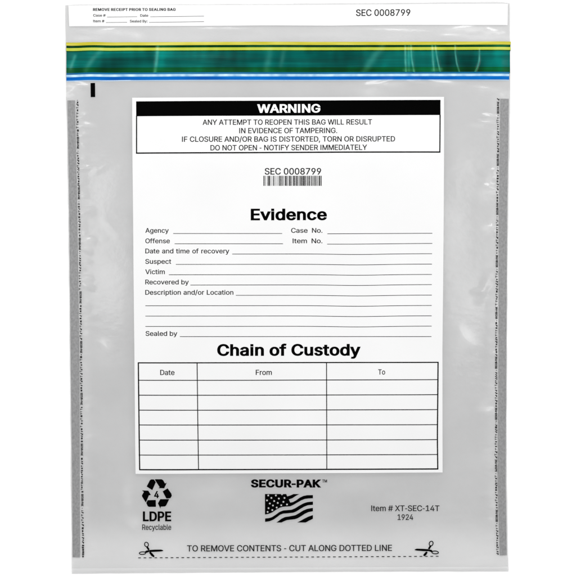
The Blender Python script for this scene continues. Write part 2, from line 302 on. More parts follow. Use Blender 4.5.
# letter outlines (grotesque capitals and lower case), thousandths of an em; advance, then closed contours
GLYPHS = {
    ' ': (188, []),
    '#': (440, [[242,0,326,509,377,509,294,0],[10,140,19,192,400,192,391,140],[64,0,147,509,198,509,115,0],[40,316,49,368,429,368,421,316]]),
    ',': (188, [[38,-119,68,71,137,71,84,-119]]),
    '-': (256, [[211,232,211,178,45,178,45,232]]),
    '.': (170, [[54,0,54,70,122,70,122,0]]),
    '/': (249, [[235,533,71,-76,14,-76,178,533]]),
    '0': (453, [[227,-7,191,-3,158,7,130,24,105,48,85,77,69,113,57,155,50,202,48,254,50,306,57,353,69,395,85,431,106,461,130,484,159,502,191,512,227,516,262,512,295,502,323,484,348,461,368,431,384,395,396,353,403,306,405,254,403,202,396,155,384,113,368,77,348,48,323,24,295,7,263,-3],[227,50,250,52,271,60,290,74,306,92,320,116,330,144,338,176,342,213,344,254,342,295,338,332,330,365,320,393,306,416,290,435,271,449,250,457,227,460,203,457,182,449,163,435,147,416,134,393,123,365,115,332,111,295,109,254,111,213,115,176,123,144,134,116,147,92,163,74,182,60,203,52]]),
    '1': (453, [[76,0,76,55,391,55,391,0],[276,509,276,0,212,0,212,448,209,448,86,358,86,427,198,509]]),
    '2': (453, [[64,0,64,47,234,229,282,282,294,298,303,312,311,327,316,341,319,356,320,371,319,389,315,405,308,419,298,431,287,441,273,449,258,455,241,458,224,460,205,458,188,454,172,447,159,438,148,427,139,413,132,398,128,381,127,362,66,362,68,391,75,418,86,442,102,464,121,482,143,496,168,507,196,513,225,516,254,513,281,507,306,497,328,482,346,465,361,445,372,423,379,398,381,372,380,354,377,336,371,318,363,299,351,280,336,259,267,180,153,60,153,57,389,57,389,0]]),
    '4': (453, [[40,105,40,158,247,509,311,509,109,166,109,163,413,163,413,105],[282,0,282,121,282,146,282,318,343,318,343,0]]),
    '7': (453, [[97,0,323,448,323,452,62,452,62,509,391,509,391,449,165,0]]),
    '8': (453, [[226,-7,193,-5,163,1,136,11,111,25,91,42,74,62,62,84,54,109,52,135,53,156,58,176,65,195,75,212,87,228,101,241,117,252,134,260,153,265,153,267,129,276,109,289,93,308,80,330,73,354,70,380,73,405,79,429,90,450,106,469,124,485,146,498,170,508,197,514,226,516,255,514,282,508,306,498,328,485,346,469,361,450,373,429,379,405,382,380,379,354,372,330,359,308,343,289,323,276,300,267,300,265,319,260,335,252,351,241,365,228,377,212,387,195,395,176,399,156,401,135,398,109,391,84,378,62,362,42,341,25,317,11,289,1,259,-5],[226,49,248,50,267,54,285,60,300,69,313,79,323,91,331,106,335,121,337,139,335,157,330,173,322,189,312,202,298,213,283,223,265,230,247,234,226,235,206,234,187,230,169,223,154,213,140,202,130,189,122,173,117,157,115,139,117,121,121,106,129,91,139,79,152,69,167,60,185,54,205,50],[226,290,244,291,260,294,274,300,287,308,298,318,307,330,314,344,318,359,319,376,318,392,314,407,308,420,299,432,288,442,275,449,260,455,244,459,226,460,208,459,192,455,177,449,164,442,153,432,145,420,138,407,134,392,133,376,134,359,138,344,145,330,154,318,165,308,178,300,193,294,209,291]]),
    '9': (453, [[226,516,256,513,285,506,310,494,333,478,352,458,368,434,380,408,387,378,389,347,387,322,382,296,373,270,359,240,340,207,315,168,200,0,130,0,301,248,307,248,302,238,295,229,287,221,278,214,268,207,257,202,245,198,232,195,218,195,188,197,161,203,137,214,116,229,98,247,83,269,72,294,66,321,64,352,66,382,73,411,85,436,101,459,120,479,143,494,168,506,196,513],[226,460,207,459,190,454,174,446,160,435,148,423,138,407,131,390,127,372,125,352,127,331,131,313,138,295,148,280,160,268,174,257,190,250,207,245,226,243,245,245,263,249,279,257,293,267,305,280,314,295,322,312,326,330,327,350,326,371,322,390,314,407,305,422,293,435,279,446,263,454,245,459]]),
    ':': (188, [[95,-4,83,-3,73,1,63,9,55,18,51,29,50,41,51,53,55,64,63,73,73,81,83,85,95,87,107,85,118,81,128,73,135,64,140,53,141,41,140,29,135,18,128,9,118,1,107,-3],[95,271,83,272,73,277,63,284,55,294,51,304,50,316,51,328,55,339,63,349,73,356,83,360,95,362,107,360,118,356,128,349,135,339,140,328,141,316,140,304,135,294,128,284,118,277,107,272]]),
    'A': (480, [[16,0,201,509,276,509,463,0,395,0,287,302,264,372,232,478,245,478,213,371,191,302,85,0],[110,142,110,199,370,199,370,142]]),
    'B': (456, [[60,0,60,509,241,509,274,507,304,501,329,491,350,477,367,461,381,442,390,421,396,398,398,374,397,353,393,336,387,320,378,307,368,295,356,286,343,278,329,272,315,267,315,262,331,260,347,254,363,245,378,234,391,220,402,203,411,184,416,161,418,136,416,111,410,88,400,67,386,48,368,31,344,18,317,8,284,2,247,0],[125,57,245,57,281,60,309,67,330,80,344,96,353,115,355,137,354,153,350,169,342,184,333,197,320,209,306,218,289,225,269,229,248,231,125,231],[125,285,238,285,256,287,273,290,288,296,302,304,314,314,323,326,330,340,335,355,336,372,333,393,326,412,313,429,294,442,270,449,240,452,125,452]]),
    'C': (510, [[267,-7,225,-3,186,7,150,25,119,49,92,79,70,115,53,157,44,203,40,254,44,305,53,352,70,393,92,429,119,459,150,484,186,501,225,512,267,516,293,514,317,511,340,504,362,496,383,485,402,471,419,456,435,438,448,418,459,397,467,373,473,348,408,348,404,365,397,380,389,395,380,407,369,418,357,428,344,437,330,444,315,449,300,453,284,455,267,456,237,453,209,445,184,432,161,414,141,391,125,364,113,332,106,295,103,254,106,213,113,177,125,145,141,117,161,94,184,76,210,63,237,56,267,53,284,54,300,56,315,60,330,65,344,72,357,81,369,90,380,102,389,114,397,128,404,144,408,160,473,160,467,135,459,112,448,91,435,71,420,53,402,38,383,24,363,13,341,5,317,-2,293,-6]]),
    'D': (502, [[219,0,96,0,96,57,215,57,254,60,288,68,318,81,343,99,363,122,379,149,390,181,397,216,399,255,397,294,390,329,379,361,364,388,344,410,320,428,291,441,258,449,221,452,93,452,93,509,225,509,273,505,315,495,353,478,385,455,412,426,433,391,449,351,458,306,462,255,458,205,449,159,433,119,411,83,384,54,351,31,312,14,268,3],[125,509,125,0,60,0,60,509]]),
    'E': (419, [[60,0,60,509,372,509,372,452,125,452,125,286,355,286,355,229,125,229,125,57,375,57,375,0]]),
    'F': (410, [[60,0,60,509,369,509,369,452,125,452,125,278,346,278,346,221,125,221,125,0]]),
    'G': (520, [[269,-7,225,-3,185,7,149,25,118,49,91,79,69,116,53,157,43,203,40,254,43,305,53,352,69,393,91,429,117,459,149,484,184,501,223,512,265,516,291,514,316,510,340,504,363,494,384,483,403,469,421,453,436,436,449,416,460,395,468,373,474,349,408,349,402,365,395,379,387,393,378,406,368,417,356,427,344,436,330,443,315,448,300,453,283,455,265,456,236,453,209,445,183,432,160,414,141,392,125,364,113,332,106,295,103,254,106,213,113,177,125,145,141,117,161,95,184,76,210,63,238,56,269,53,296,55,322,61,345,71,365,85,382,102,396,123,407,147,413,173,415,202,434,199,283,199,283,256,478,256,478,200,475,160,466,124,451,91,431,62,406,38,377,19,344,5,308,-4]]),
    'H': (517, [[60,0,60,509,125,509,125,289,392,289,392,509,457,509,457,0,392,0,392,232,125,232,125,0]]),
    'I': (200, [[67,0,67,509,133,509,133,0]]),
    'K': (467, [[104,145,104,216,139,261,174,303,212,344,364,509,448,509,231,276,228,276],[60,0,60,509,125,509,125,334,124,225,125,193,125,0],[372,0,188,259,228,309,449,0]]),
    'L': (393, [[60,0,60,509,125,509,125,57,361,57,361,0]]),
    'M': (628, [[60,0,60,509,152,509,277,187,287,159,299,123,311,84,322,49,307,49,318,83,330,121,342,158,352,187,476,509,568,509,568,0,504,0,504,291,504,327,505,369,506,413,507,457,513,457,498,409,482,363,467,322,456,291,342,0,286,0,170,291,159,321,145,361,129,408,112,457,119,457,120,416,121,372,122,328,122,291,122,0]]),
    'N': (523, [[60,0,60,509,136,509,343,183,363,151,388,107,414,55,405,54,401,108,399,157,399,195,399,509,463,509,463,0,387,0,202,290,177,331,148,381,108,452,119,454,122,384,124,328,125,291,125,0]]),
    'O': (533, [[267,-7,225,-3,186,7,150,25,119,49,92,79,70,115,53,157,44,203,40,254,44,305,53,352,70,393,92,429,119,459,150,484,186,501,225,512,267,516,309,512,348,501,384,484,415,459,442,429,464,393,480,352,490,305,493,254,490,203,480,157,464,115,442,79,415,49,384,25,348,7,309,-3],[267,53,296,55,324,63,349,76,372,94,392,116,408,144,420,176,428,213,430,254,428,295,420,332,408,365,392,392,372,415,349,433,324,446,296,453,267,456,237,453,210,445,184,433,161,415,142,392,125,364,113,332,106,295,103,254,106,213,113,176,125,144,142,117,161,94,184,76,210,63,237,55]]),
    'P': (445, [[60,0,60,509,235,509,272,506,305,499,332,487,356,471,375,452,390,430,400,404,407,377,409,348,407,318,400,291,390,265,375,243,356,223,332,207,305,195,272,188,235,186,109,186,109,242,233,242,257,244,279,248,297,256,312,266,324,279,333,294,339,310,343,328,344,348,343,367,339,385,333,402,324,416,312,428,297,439,279,446,257,451,232,452,125,452,125,0]]),
    'R': (449, [[60,0,60,509,236,509,273,506,305,500,333,489,356,473,376,455,390,433,401,408,407,381,409,352,407,323,401,296,390,271,376,250,356,232,333,217,305,206,273,200,236,198,96,198,96,255,234,255,258,256,280,260,298,267,313,276,325,287,334,300,340,316,344,333,345,352,344,371,340,389,334,405,325,419,313,430,298,440,279,446,258,451,233,452,125,452,125,0],[353,0,230,229,303,229,428,0]]),
    'S': (447, [[224,-9,188,-7,156,-1,128,9,102,23,81,40,64,60,51,83,42,109,38,137,104,137,108,118,114,102,123,88,136,76,150,66,166,59,185,53,204,50,224,49,246,50,267,54,286,60,303,69,317,79,329,92,338,106,344,122,346,139,344,154,340,168,332,179,322,189,310,197,296,205,245,222,184,239,145,253,112,269,86,289,67,313,56,341,52,372,54,400,62,425,75,448,92,468,113,484,138,498,165,508,195,514,227,516,259,514,289,508,316,498,340,484,360,468,377,449,390,427,398,403,401,378,337,378,332,402,320,421,302,437,280,449,254,456,225,459,204,457,185,454,167,448,152,440,139,430,129,418,121,405,117,391,115,376,117,359,122,345,131,334,142,324,155,315,169,308,212,293,264,279,312,264,328,256,344,248,359,238,372,226,384,213,395,198,402,180,407,161,408,139,406,112,399,87,386,64,370,43,349,25,323,11,294,0,261,-7]]),
    'T': (449, [[32,452,32,509,417,509,417,452,257,452,257,0,193,0,193,452]]),
    'U': (517, [[259,-8,220,-6,186,2,154,15,126,33,103,55,85,80,71,108,63,140,60,173,60,509,124,509,124,178,126,155,132,133,141,113,153,95,169,80,187,68,208,59,232,53,259,52,285,53,309,59,331,68,349,80,364,95,377,113,385,133,391,155,393,178,393,509,457,509,457,173,454,140,446,108,433,80,414,55,391,33,363,15,332,2,297,-6]]),
    'V': (480, [[204,0,16,509,84,509,192,206,215,137,248,31,235,31,267,138,290,206,395,509,463,509,278,0]]),
    'W': (686, [[155,0,16,509,82,509,163,196,175,145,187,94,197,40,189,40,200,94,211,145,224,196,306,509,380,509,462,196,474,145,486,94,497,40,488,40,499,94,510,145,523,196,603,509,670,509,530,0,455,0,368,323,351,391,336,475,350,475,335,395,318,323,230,0]]),
    'X': (474, [[18,0,217,284,217,236,29,509,104,509,178,400,204,361,223,329,243,292,232,292,252,329,272,361,298,400,374,509,446,509,259,239,259,287,456,0,382,0,292,129,268,165,250,195,230,231,244,231,225,196,206,166,182,129,91,0]]),
    'Y': (472, [[203,0,203,208,16,509,91,509,192,344,222,292,250,230,224,230,251,293,280,344,381,509,455,509,268,208,268,0]]),
    'a': (389, [[160,-9,137,-7,115,-3,94,5,76,15,60,29,48,45,38,63,32,84,30,108,32,128,36,146,43,161,53,174,64,184,78,193,92,200,108,206,125,211,178,220,234,227,247,229,257,231,265,235,271,240,274,246,276,255,276,257,275,272,272,285,267,297,260,307,251,315,240,322,227,327,212,330,196,331,178,330,163,327,149,322,137,316,127,309,118,301,110,292,104,283,100,274,41,291,51,313,64,331,79,346,95,358,114,368,133,375,153,380,173,383,194,384,239,379,255,375,271,369,286,360,300,350,312,336,322,320,330,301,335,278,337,251,337,0,277,0,277,52,272,52,252,25,242,16,229,8,215,1,199,-4,181,-7],[170,45,192,47,211,51,228,59,242,68,254,80,263,93,270,108,274,122,276,138,276,190,259,182,231,176,200,171,175,168,134,159,122,153,112,147,103,139,97,130,93,118,92,105,93,93,96,82,102,72,109,64,119,57,130,52,142,48,156,46]]),
    'b': (424, [[229,-8,208,-7,189,-3,172,4,159,12,147,21,138,31,118,59,112,59,112,0,53,0,53,509,114,509,114,319,118,319,137,346,147,355,158,364,171,373,188,379,207,383,229,384,259,382,287,374,313,361,335,342,354,320,370,293,381,261,388,227,390,189,388,151,381,116,370,84,355,57,336,34,313,16,288,3,260,-6],[220,47,242,49,262,55,279,66,294,80,306,97,316,117,323,139,327,163,328,189,327,215,323,239,316,261,307,281,295,298,280,311,262,322,243,328,220,330,198,328,178,322,161,312,147,299,134,282,125,263,118,241,114,216,113,189,114,162,118,138,125,115,135,95,147,78,162,65,179,55,198,49]]),
    'c': (396, [[207,-8,174,-5,144,3,117,16,93,35,72,58,56,85,44,116,37,150,34,187,37,225,44,260,56,291,72,318,93,341,117,360,144,374,174,382,207,384,226,384,243,381,260,377,276,371,291,364,305,356,318,346,330,335,340,322,349,308,356,293,362,277,303,262,290,289,270,311,242,325,207,330,184,328,163,321,145,310,130,296,118,278,108,258,102,236,98,212,96,187,98,163,102,139,108,117,118,97,130,80,145,66,163,55,184,49,207,46,243,52,271,66,292,89,304,117,363,102,357,86,350,70,341,56,331,43,319,32,306,21,292,12,277,5,261,-1,244,-5,226,-7]]),
    'd': (424, [[195,-8,165,-6,137,3,111,16,89,34,70,57,55,84,43,116,36,151,34,189,36,227,43,261,55,293,70,320,89,342,112,361,137,374,165,382,196,384,218,383,237,379,253,373,267,364,278,355,287,346,306,319,311,319,311,509,372,509,372,0,313,0,313,59,307,59,287,31,277,21,266,12,252,4,236,-3,217,-7],[205,47,226,49,246,55,263,65,278,78,290,95,299,115,306,138,310,162,312,189,310,216,306,241,300,263,290,282,278,299,263,312,246,322,227,328,205,330,182,328,162,322,145,311,130,298,118,281,108,261,102,239,98,215,96,189,98,163,102,139,109,117,118,97,130,80,145,66,162,55,182,49]]),
    'e': (404, [[212,-8,177,-5,145,3,117,16,92,35,72,58,56,85,44,116,37,150,34,187,36,224,44,258,55,290,71,317,91,340,115,359,142,373,172,382,205,384,226,383,246,380,266,374,285,366,303,355,319,341,334,324,347,305,357,282,365,256,370,227,371,194,371,169,75,169,75,221,338,221,310,202,308,226,304,248,298,269,288,286,277,301,263,314,246,323,227,328,205,330,183,328,164,323,146,313,131,301,119,286,109,270,102,251,97,231,96,211,96,178,98,151,102,127,110,106,121,88,135,73,151,61,169,53,190,48,212,46,227,47,241,49,254,53,265,58,276,65,285,73,294,82,300,93,306,105,365,91,358,72,348,55,335,39,320,26,302,14,283,4,261,-3,237,-7]]),
    'f': (254, [[228,379,228,327,6,327,6,379],[81,0,81,432,82,452,87,470,96,486,107,499,120,510,135,519,152,525,169,529,187,530,222,527,243,521,227,468,215,472,195,474,178,472,164,468,154,460,147,449,143,435,142,419,142,0]]),
    'g': (425, [[207,-151,180,-149,156,-146,134,-140,114,-132,97,-122,82,-110,70,-97,59,-84,51,-69,101,-41,122,-66,131,-74,142,-82,154,-88,169,-93,187,-96,207,-97,236,-95,261,-87,282,-75,298,-58,308,-34,311,-6,311,68,306,68,287,41,277,32,266,23,252,16,236,10,217,6,195,5,165,7,138,14,113,27,90,43,71,65,55,90,43,120,36,154,34,191,36,229,43,263,55,293,71,320,90,342,112,361,138,374,166,382,196,384,218,383,237,379,253,373,267,365,279,356,288,346,308,319,313,319,313,379,372,379,372,-9,370,-40,363,-67,350,-90,334,-109,314,-124,291,-136,265,-144,237,-149],[205,59,227,61,246,66,264,75,278,87,290,103,300,121,307,142,311,166,312,193,311,219,307,242,300,264,291,283,279,299,264,312,247,322,227,328,205,330,182,328,163,322,145,312,130,298,118,282,109,262,102,241,98,218,96,193,98,167,102,144,109,123,118,104,131,88,145,76,163,66,183,61]]),
    'h': (410, [[114,227,114,0,53,0,53,509,114,509,114,287,102,287,116,319,132,344,152,362,175,374,200,382,227,384,252,383,275,377,295,369,313,356,328,340,341,321,350,298,355,271,357,240,357,0,296,0,296,235,293,263,286,286,273,304,256,318,235,326,210,329,192,328,176,324,161,317,147,308,136,297,126,283,119,266,115,248]]),
    'i': (167, [[53,0,53,379,114,379,114,0],[53,437,53,509,114,509,114,437]]),
    'l': (189, [[139,-2,112,0,91,8,74,20,62,37,55,59,53,84,53,509,114,509,114,99,114,83,117,71,120,62,126,57,135,53,146,52,160,53,170,54,181,3,162,-1]]),
    'm': (610, [[53,0,53,379,112,379,112,295,108,295,114,314,122,331,132,346,144,358,158,368,172,376,187,382,203,385,219,386,245,383,268,375,287,361,303,342,314,320,321,295,312,295,318,312,326,329,337,343,350,356,364,366,381,375,398,381,417,385,437,386,458,385,478,380,497,372,514,361,529,346,541,328,550,307,555,283,557,255,557,0,496,0,496,254,493,279,485,298,473,313,456,323,438,329,419,330,402,329,387,326,374,320,363,312,353,302,345,290,340,277,336,263,335,247,335,0,274,0,274,260,272,280,265,297,253,311,238,322,220,328,199,330,185,329,171,326,158,320,145,312,135,302,126,289,119,274,115,257,114,238,114,0]]),
    'n': (410, [[114,227,114,0,53,0,53,379,112,379,112,287,102,287,116,319,132,344,152,362,175,374,200,382,227,384,252,383,275,377,295,369,313,356,328,340,341,321,350,298,355,271,357,240,357,0,296,0,296,235,293,263,286,286,273,304,256,318,235,326,210,329,192,328,176,324,161,317,147,308,136,297,126,283,119,266,115,248]]),
    'o': (415, [[207,-8,174,-5,144,3,117,16,93,35,72,58,56,85,44,116,37,150,34,187,37,225,44,260,56,291,72,318,93,341,117,360,144,374,174,382,207,384,241,382,271,374,299,360,323,341,343,318,359,291,371,260,379,225,381,187,379,150,371,116,359,85,343,58,323,35,299,16,271,3,241,-5],[207,46,231,49,252,55,270,66,285,80,298,97,307,117,314,139,318,163,319,187,318,212,314,236,307,258,298,278,285,296,270,310,252,321,231,328,207,330,184,328,163,321,145,310,130,296,118,278,108,258,102,236,98,212,96,187,98,163,102,139,108,117,118,97,130,80,145,66,163,55,184,49]]),
    'p': (424, [[53,-143,53,379,112,379,112,319,118,319,137,346,147,355,158,364,171,373,188,379,207,383,229,384,259,382,287,374,313,361,335,342,354,320,370,293,381,261,388,227,390,189,388,151,381,116,370,84,355,57,336,34,313,16,288,3,260,-6,229,-8,208,-7,189,-3,173,4,159,12,147,21,138,31,118,59,114,59,114,-143],[220,47,242,49,262,55,279,66,294,80,306,97,316,117,323,139,327,163,328,189,327,215,323,239,316,261,307,281,295,298,280,311,262,322,243,328,220,330,198,328,178,322,161,312,147,299,134,282,125,263,118,241,114,216,113,189,114,162,118,138,125,115,135,95,147,78,162,65,179,55,198,49]]),
    'r': (259, [[53,0,53,379,112,379,112,321,115,321,124,339,137,354,152,367,171,377,191,383,213,385,229,384,243,384,243,322,230,324,207,326,190,324,174,321,159,315,146,306,135,296,126,284,119,269,115,254,114,237,114,0]]),
    's': (365, [[182,-8,157,-7,133,-3,112,3,93,12,76,24,62,38,50,54,41,73,36,94,94,107,101,87,111,72,124,60,141,52,160,47,181,45,206,47,227,53,244,62,258,74,265,88,268,103,266,115,262,126,254,136,243,144,229,150,212,155,149,170,118,180,92,192,72,208,58,227,50,249,47,274,49,295,55,314,65,332,79,347,95,360,115,370,137,378,161,383,187,384,212,383,234,379,254,372,271,363,286,352,299,339,309,324,318,308,324,290,268,277,262,291,254,304,243,316,228,325,210,331,187,333,166,331,147,326,131,317,119,305,111,292,109,277,110,264,115,253,124,243,136,235,152,229,172,223,229,209,261,200,287,187,306,171,320,153,328,131,331,107,329,85,323,65,312,47,298,31,281,18,260,6,236,-2,210,-7]]),
    't': (227, [[204,379,204,327,6,327,6,379],[65,471,126,471,126,98,127,83,130,70,136,61,144,55,156,51,170,50,185,51,202,54,213,2,192,-3,168,-4,138,-1,113,7,92,21,77,41,68,64,65,93]]),
    'u': (410, [[182,-5,158,-3,135,2,115,11,97,23,82,39,69,59,60,82,54,109,53,139,53,379,114,379,114,144,116,117,124,94,137,75,154,61,175,53,200,50,218,51,234,55,249,62,263,71,274,83,283,97,290,113,295,132,296,153,296,379,357,379,357,0,298,0,298,92,307,92,294,60,277,35,257,17,234,5,209,-3]]),
    'v': (389, [[163,0,17,379,84,379,165,155,187,87,206,21,184,21,203,87,224,155,305,379,371,379,226,0]]),
    'y': (389, [[47,-139,61,-86,71,-87,83,-89,94,-90,104,-89,113,-86,122,-81,130,-74,138,-64,145,-51,151,-36,163,-1,17,379,84,379,165,155,187,87,206,21,184,21,202,87,224,155,305,379,371,379,204,-58,196,-77,187,-93,177,-107,165,-119,153,-128,139,-136,125,-141,109,-144,91,-145,65,-143]]),
}
CAP = 509.0
def thicken(pts, bx, by):
    n = len(pts); out = []
    for i in range(n):
        p0, p1, p2 = pts[i - 1], pts[i], pts[(i + 1) % n]
        a = (p1[0] - p0[0], p1[1] - p0[1]); b = (p2[0] - p1[0], p2[1] - p1[1])
        la = math.hypot(*a) or 1; lb = math.hypot(*b) or 1
        na = (-a[1] / la, a[0] / la); nb = (-b[1] / lb, b[0] / lb)
        d = max(.35, 1 + na[0] * nb[0] + na[1] * nb[1])
        out.append((p1[0] + (na[0] + nb[0]) / d * bx, p1[1] + (na[1] + nb[1]) / d * by))
    return out
def fill(loops, extra=(), eps=.01):
    """triangles inside the closed loops (non-zero winding, so counters stay open)"""
    from mathutils.geometry import delaunay_2d_cdt
    vv, ee = [], []
    for L in loops:
        b = len(vv); vv += [Vector(p) for p in L]; ee += [(b + i, b + (i + 1) % len(L)) for i in range(len(L))]
    vv += [Vector(p) for p in extra]
    ov, _, of, *_r = delaunay_2d_cdt(vv, ee, [], 0, eps)
    keep = []
    for f_ in of:
        cx = sum(ov[i][0] for i in f_) / len(f_); cy = sum(ov[i][1] for i in f_) / len(f_)
        wn = 0
        for L in loops:
            for (ax, ay), (bx, by) in zip(L, L[1:] + L[:1]):
                if (ay <= cy) != (by <= cy):
                    if ax + (cy - ay) / (by - ay) * (bx - ax) > cx: wn += 1 if by > ay else -1
        if wn: keep.append(tuple(f_))
    return [(p[0], p[1]) for p in ov], keep
def text_geo(s, x0, x1, y0, y1, cap, bold=13, word=1.0, track=.96):
    """Glyph outlines of s laid from x0 to x1 on a baseline from y0 to y1, capitals cap high."""
    vs, fs, pen = [], [], 0.0
    by = bold * .62
    for ch in s:
        adv, cons = GLYPHS[ch]
        if ch == ' ': pen += adv * word; continue
        loops = []
        for c in cons:
            pts = list(zip(c[0::2], c[1::2]))
            if bold: pts = thicken(pts, bold, by)
            loops.append([(x + pen, y) for x, y in pts])
        v2, f2 = fill(loops)
        b = len(vs); vs += v2; fs += [tuple(b + i for i in t) for t in f2]
        pen += (adv + 2 * bold * .55) * track
    mn = min(v[0] for v in vs); mx = max(v[0] for v in vs)
    out = []
    for x, y in vs:
        t = (x - mn) / (mx - mn)
        out.append((lerp(x0, x1, t), lerp(y0, y1, t) - (y + by) / (CAP + 2 * by) * cap))
    return out, fs
def add_text(mb, s, x0, x1, y0, cap, y1=None, off=O2, **kw):
    vs, fs = text_geo(s, x0, x1, y0, y0 if y1 is None else y1, cap, **kw)
    b = len(mb.v)
    for x, y in vs: mb.v.append(P(x, y, off))
    for f in fs: mb.f.append(tuple(b + i for i in f))

# ------------------------------------------------------------------ ground sheet
g = MB()
n = 24
vs = [((i / n - .5) * 3.0, (j / n - .5) * 3.0, 0) for j in range(n + 1) for i in range(n + 1)]
fs = [(j * (n + 1) + i, j * (n + 1) + i + 1, (j + 1) * (n + 1) + i + 1, (j + 1) * (n + 1) + i) for j in range(n) for i in range(n)]
ground = link('ground', vs, fs, M_GROUND, None); ground['kind'] = 'structure'; ground['label'] = 'plain white studio surface under the evidence bag'

# ------------------------------------------------------------------ the bag
bag = bpy.data.objects.new('evidence_bag', None); COL.objects.link(bag); bag.empty_display_size = .05
bag['label'] = 'clear grey plastic evidence bag with white printed form and green tamper tape'
bag['category'] = 'evidence bag'

def film_xy(u, v, ymin=None):
    xa = lerp(65, 510, u)
    t, b = interp(TOP, xa), interp(BOTTOM, xa)
    y = lerp(t if ymin is None else ymin, b, v)
    l, r = interp(LEFT, y), interp(RIGHT, y)
    ur = u
    x = lerp(l, r, ur) + .45 * noise.noise(Vector((u * 3, y / 17, 4.4))) * (1 if u < .02 or u > .98 else 0)
    y += .3 * noise.noise(Vector((x / 24, v * 3, 6.1))) * (1 if v < .01 or v > .99 else 0)
    # rounded top right corner of the flap
    return x, y
f = MB(); f.grid(film_xy, 240, 300, 0); film = f.build('bag_film', M_FILM, bag)
painted_sheen = film.data.attributes.new('painted_sheen', 'FLOAT', 'POINT')
painted_sheen.data.foreach_set('value', [sheen_at(v.co.x / S + 288, 288 - v.co.y / S) for v in film.data.vertices])
# back sheet: starts at the mouth under the tape, flat on the surface
nx, ny = 60, 70
bv = []; bf = []
for j in range(ny + 1):
    for i in range(nx + 1):
        x, y = film_xy(i / nx, j / ny, 60.0)
        x = lerp(x, 288, .0015); bv.append(((x - 288) * S, (288 - y) * S, .00010 + .00004 * noise.noise(Vector((x / 30, y / 30, 1)))))
for j in range(ny):
    for i in range(nx):
        a = j * (nx + 1) + i; bf.append((a, a + nx + 1, a + nx + 2, a + 1))
link('back_sheet', bv, bf, M_BACK, bag)
# welded hem along the bottom
w = MB(); w.grid(lambda u, v: (lerp(interp(LEFT, 565) + .6, interp(RIGHT, 565) - .2, u), lerp(lerp(568.6, 566.9, u), interp(BOTTOM, lerp(70, 508, u)) - .5, v)), 150, 4, O1)
w.build('bottom_weld', M_SEAL, bag)

# ------------------------------------------------------------------ receipt strip
m = MB()
def rec(u, v):
    t = (lerp(68.2, 508.2, u), lerp(5.4, 3.6, u) - .5 * math.sin(u * 9) * .4); b = (lerp(69.0, 507.8, u), interp([(0, 26.2), (.2, 26.0), (.45, 25.4), (.6, 25.6), (.75, 24.8), (1, 25.0)], u))
    return lerp(t[0], b[0], v), lerp(t[1], b[1], v)
m.grid(rec, 150, 10, O1); receipt = m.build('receipt_strip', M_WHITE2, bag)
receipt['label'] = 'white tear-off receipt strip along the top edge'
m = MB(); add_text(m, 'REMOVE RECEIPT PRIOR TO SEALING BAG', 93.0, 175.6, 10.9, 2.75, y1=10.7, bold=34, track=1.02); m.build('receipt_heading', M_BLACK, receipt)
m = MB()
add_text(m, 'Case #', 93.2, 105.6, 16.6, 2.5, bold=14); m.line([(107, 17.0), (137, 16.6)], .35, O2)
add_text(m, 'Date', 140.2, 148.2, 16.6, 2.5, bold=14); m.line([(150.2, 16.7), (203.9, 16.0)], .35, O2)
add_text(m, 'Item #', 93.2, 104.4, 22.3, 2.5, bold=14); m.line([(106, 22.5), (127, 22.2)], .35, O2)
add_text(m, 'Sealed By:', 129.8, 147.4, 22.3, 2.5, bold=14); m.line([(149, 22.3), (203.9, 21.5)], .35, O2)
m.build('receipt_field', M_BLACK, receipt)
m = MB(); add_text(m, 'SEC 0008799', 356.0, 410.4, 16.0, 6.6, y1=15.6); m.build('receipt_number', M_GREYINK, receipt)

# ------------------------------------------------------------------ closure tape
XL, XR = 66.2, 510.6
def wob(u, k): return .35 * math.sin(u * 70 + k) * max(0, 1 - u * 6) + .12 * math.sin(u * 11 + k * 2)
CREASES = [([(157.8, 44), (156.8, 58), (155.0, 73)], 1.5, .55), ([(405.2, 42), (405.4, 60), (406.0, 73)], .8, .62), ([(408.6, 46), (409.0, 71)], 1.0, .30), ([(410.8, 43), (411.6, 58), (414.0, 72)], .8, .62),
           ([(432.2, 45), (433.0, 60), (433.9, 70)], .8, .62), ([(435.4, 46), (437.2, 58), (440.2, 72)], .75, .66), ([(455.0, 42), (455.4, 53), (456.8, 63), (459.4, 72)], .7, .5), ([(479.6, 50), (479.2, 60), (477.8, 66), (475.2, 72)], .65, .6),
           ([(70.5, 68), (75, 56)], 1.6, .3), ([(86, 70), (92, 60), (101, 50)], 2.4, .2), ([(364, 72), (373, 58), (382, 47)], 3.2, .2), ([(270, 50), (266, 72)], 3.0, .16), ([(284, 49), (281, 66)], 2.2, .12),
           ([(404, 70), (414, 70.5)], 1.4, .22), ([(433, 70), (441, 69.5)], 1.6, .35)]
def whitened_glint(px, py):  # crease glints and stress whitening, both put into the tape colour
    t_ = 0.0
    for pl, w_, a_ in CREASES:
        if not pl[0][0] - 16 < px < pl[-1][0] + 16 and not pl[-1][0] - 16 < px < pl[0][0] + 16: continue
        q_ = 1e9
        for (xa, ya), (xb, yb) in zip(pl, pl[1:]):
            dx, dy = xb - xa, yb - ya
            k_ = max(0, min(1, ((px - xa) * dx + (py - ya) * dy) / (dx * dx + dy * dy)))
            q_ = min(q_, (px - xa - k_ * dx) ** 2 + (py - ya - k_ * dy) ** 2)
        t_ += a_ * math.exp(-q_ / (w_ * w_)) * (.75 + .5 * noise.noise(Vector((px / 9, py / 5, 2.2))))
    return max(0.0, min(.9, t_))
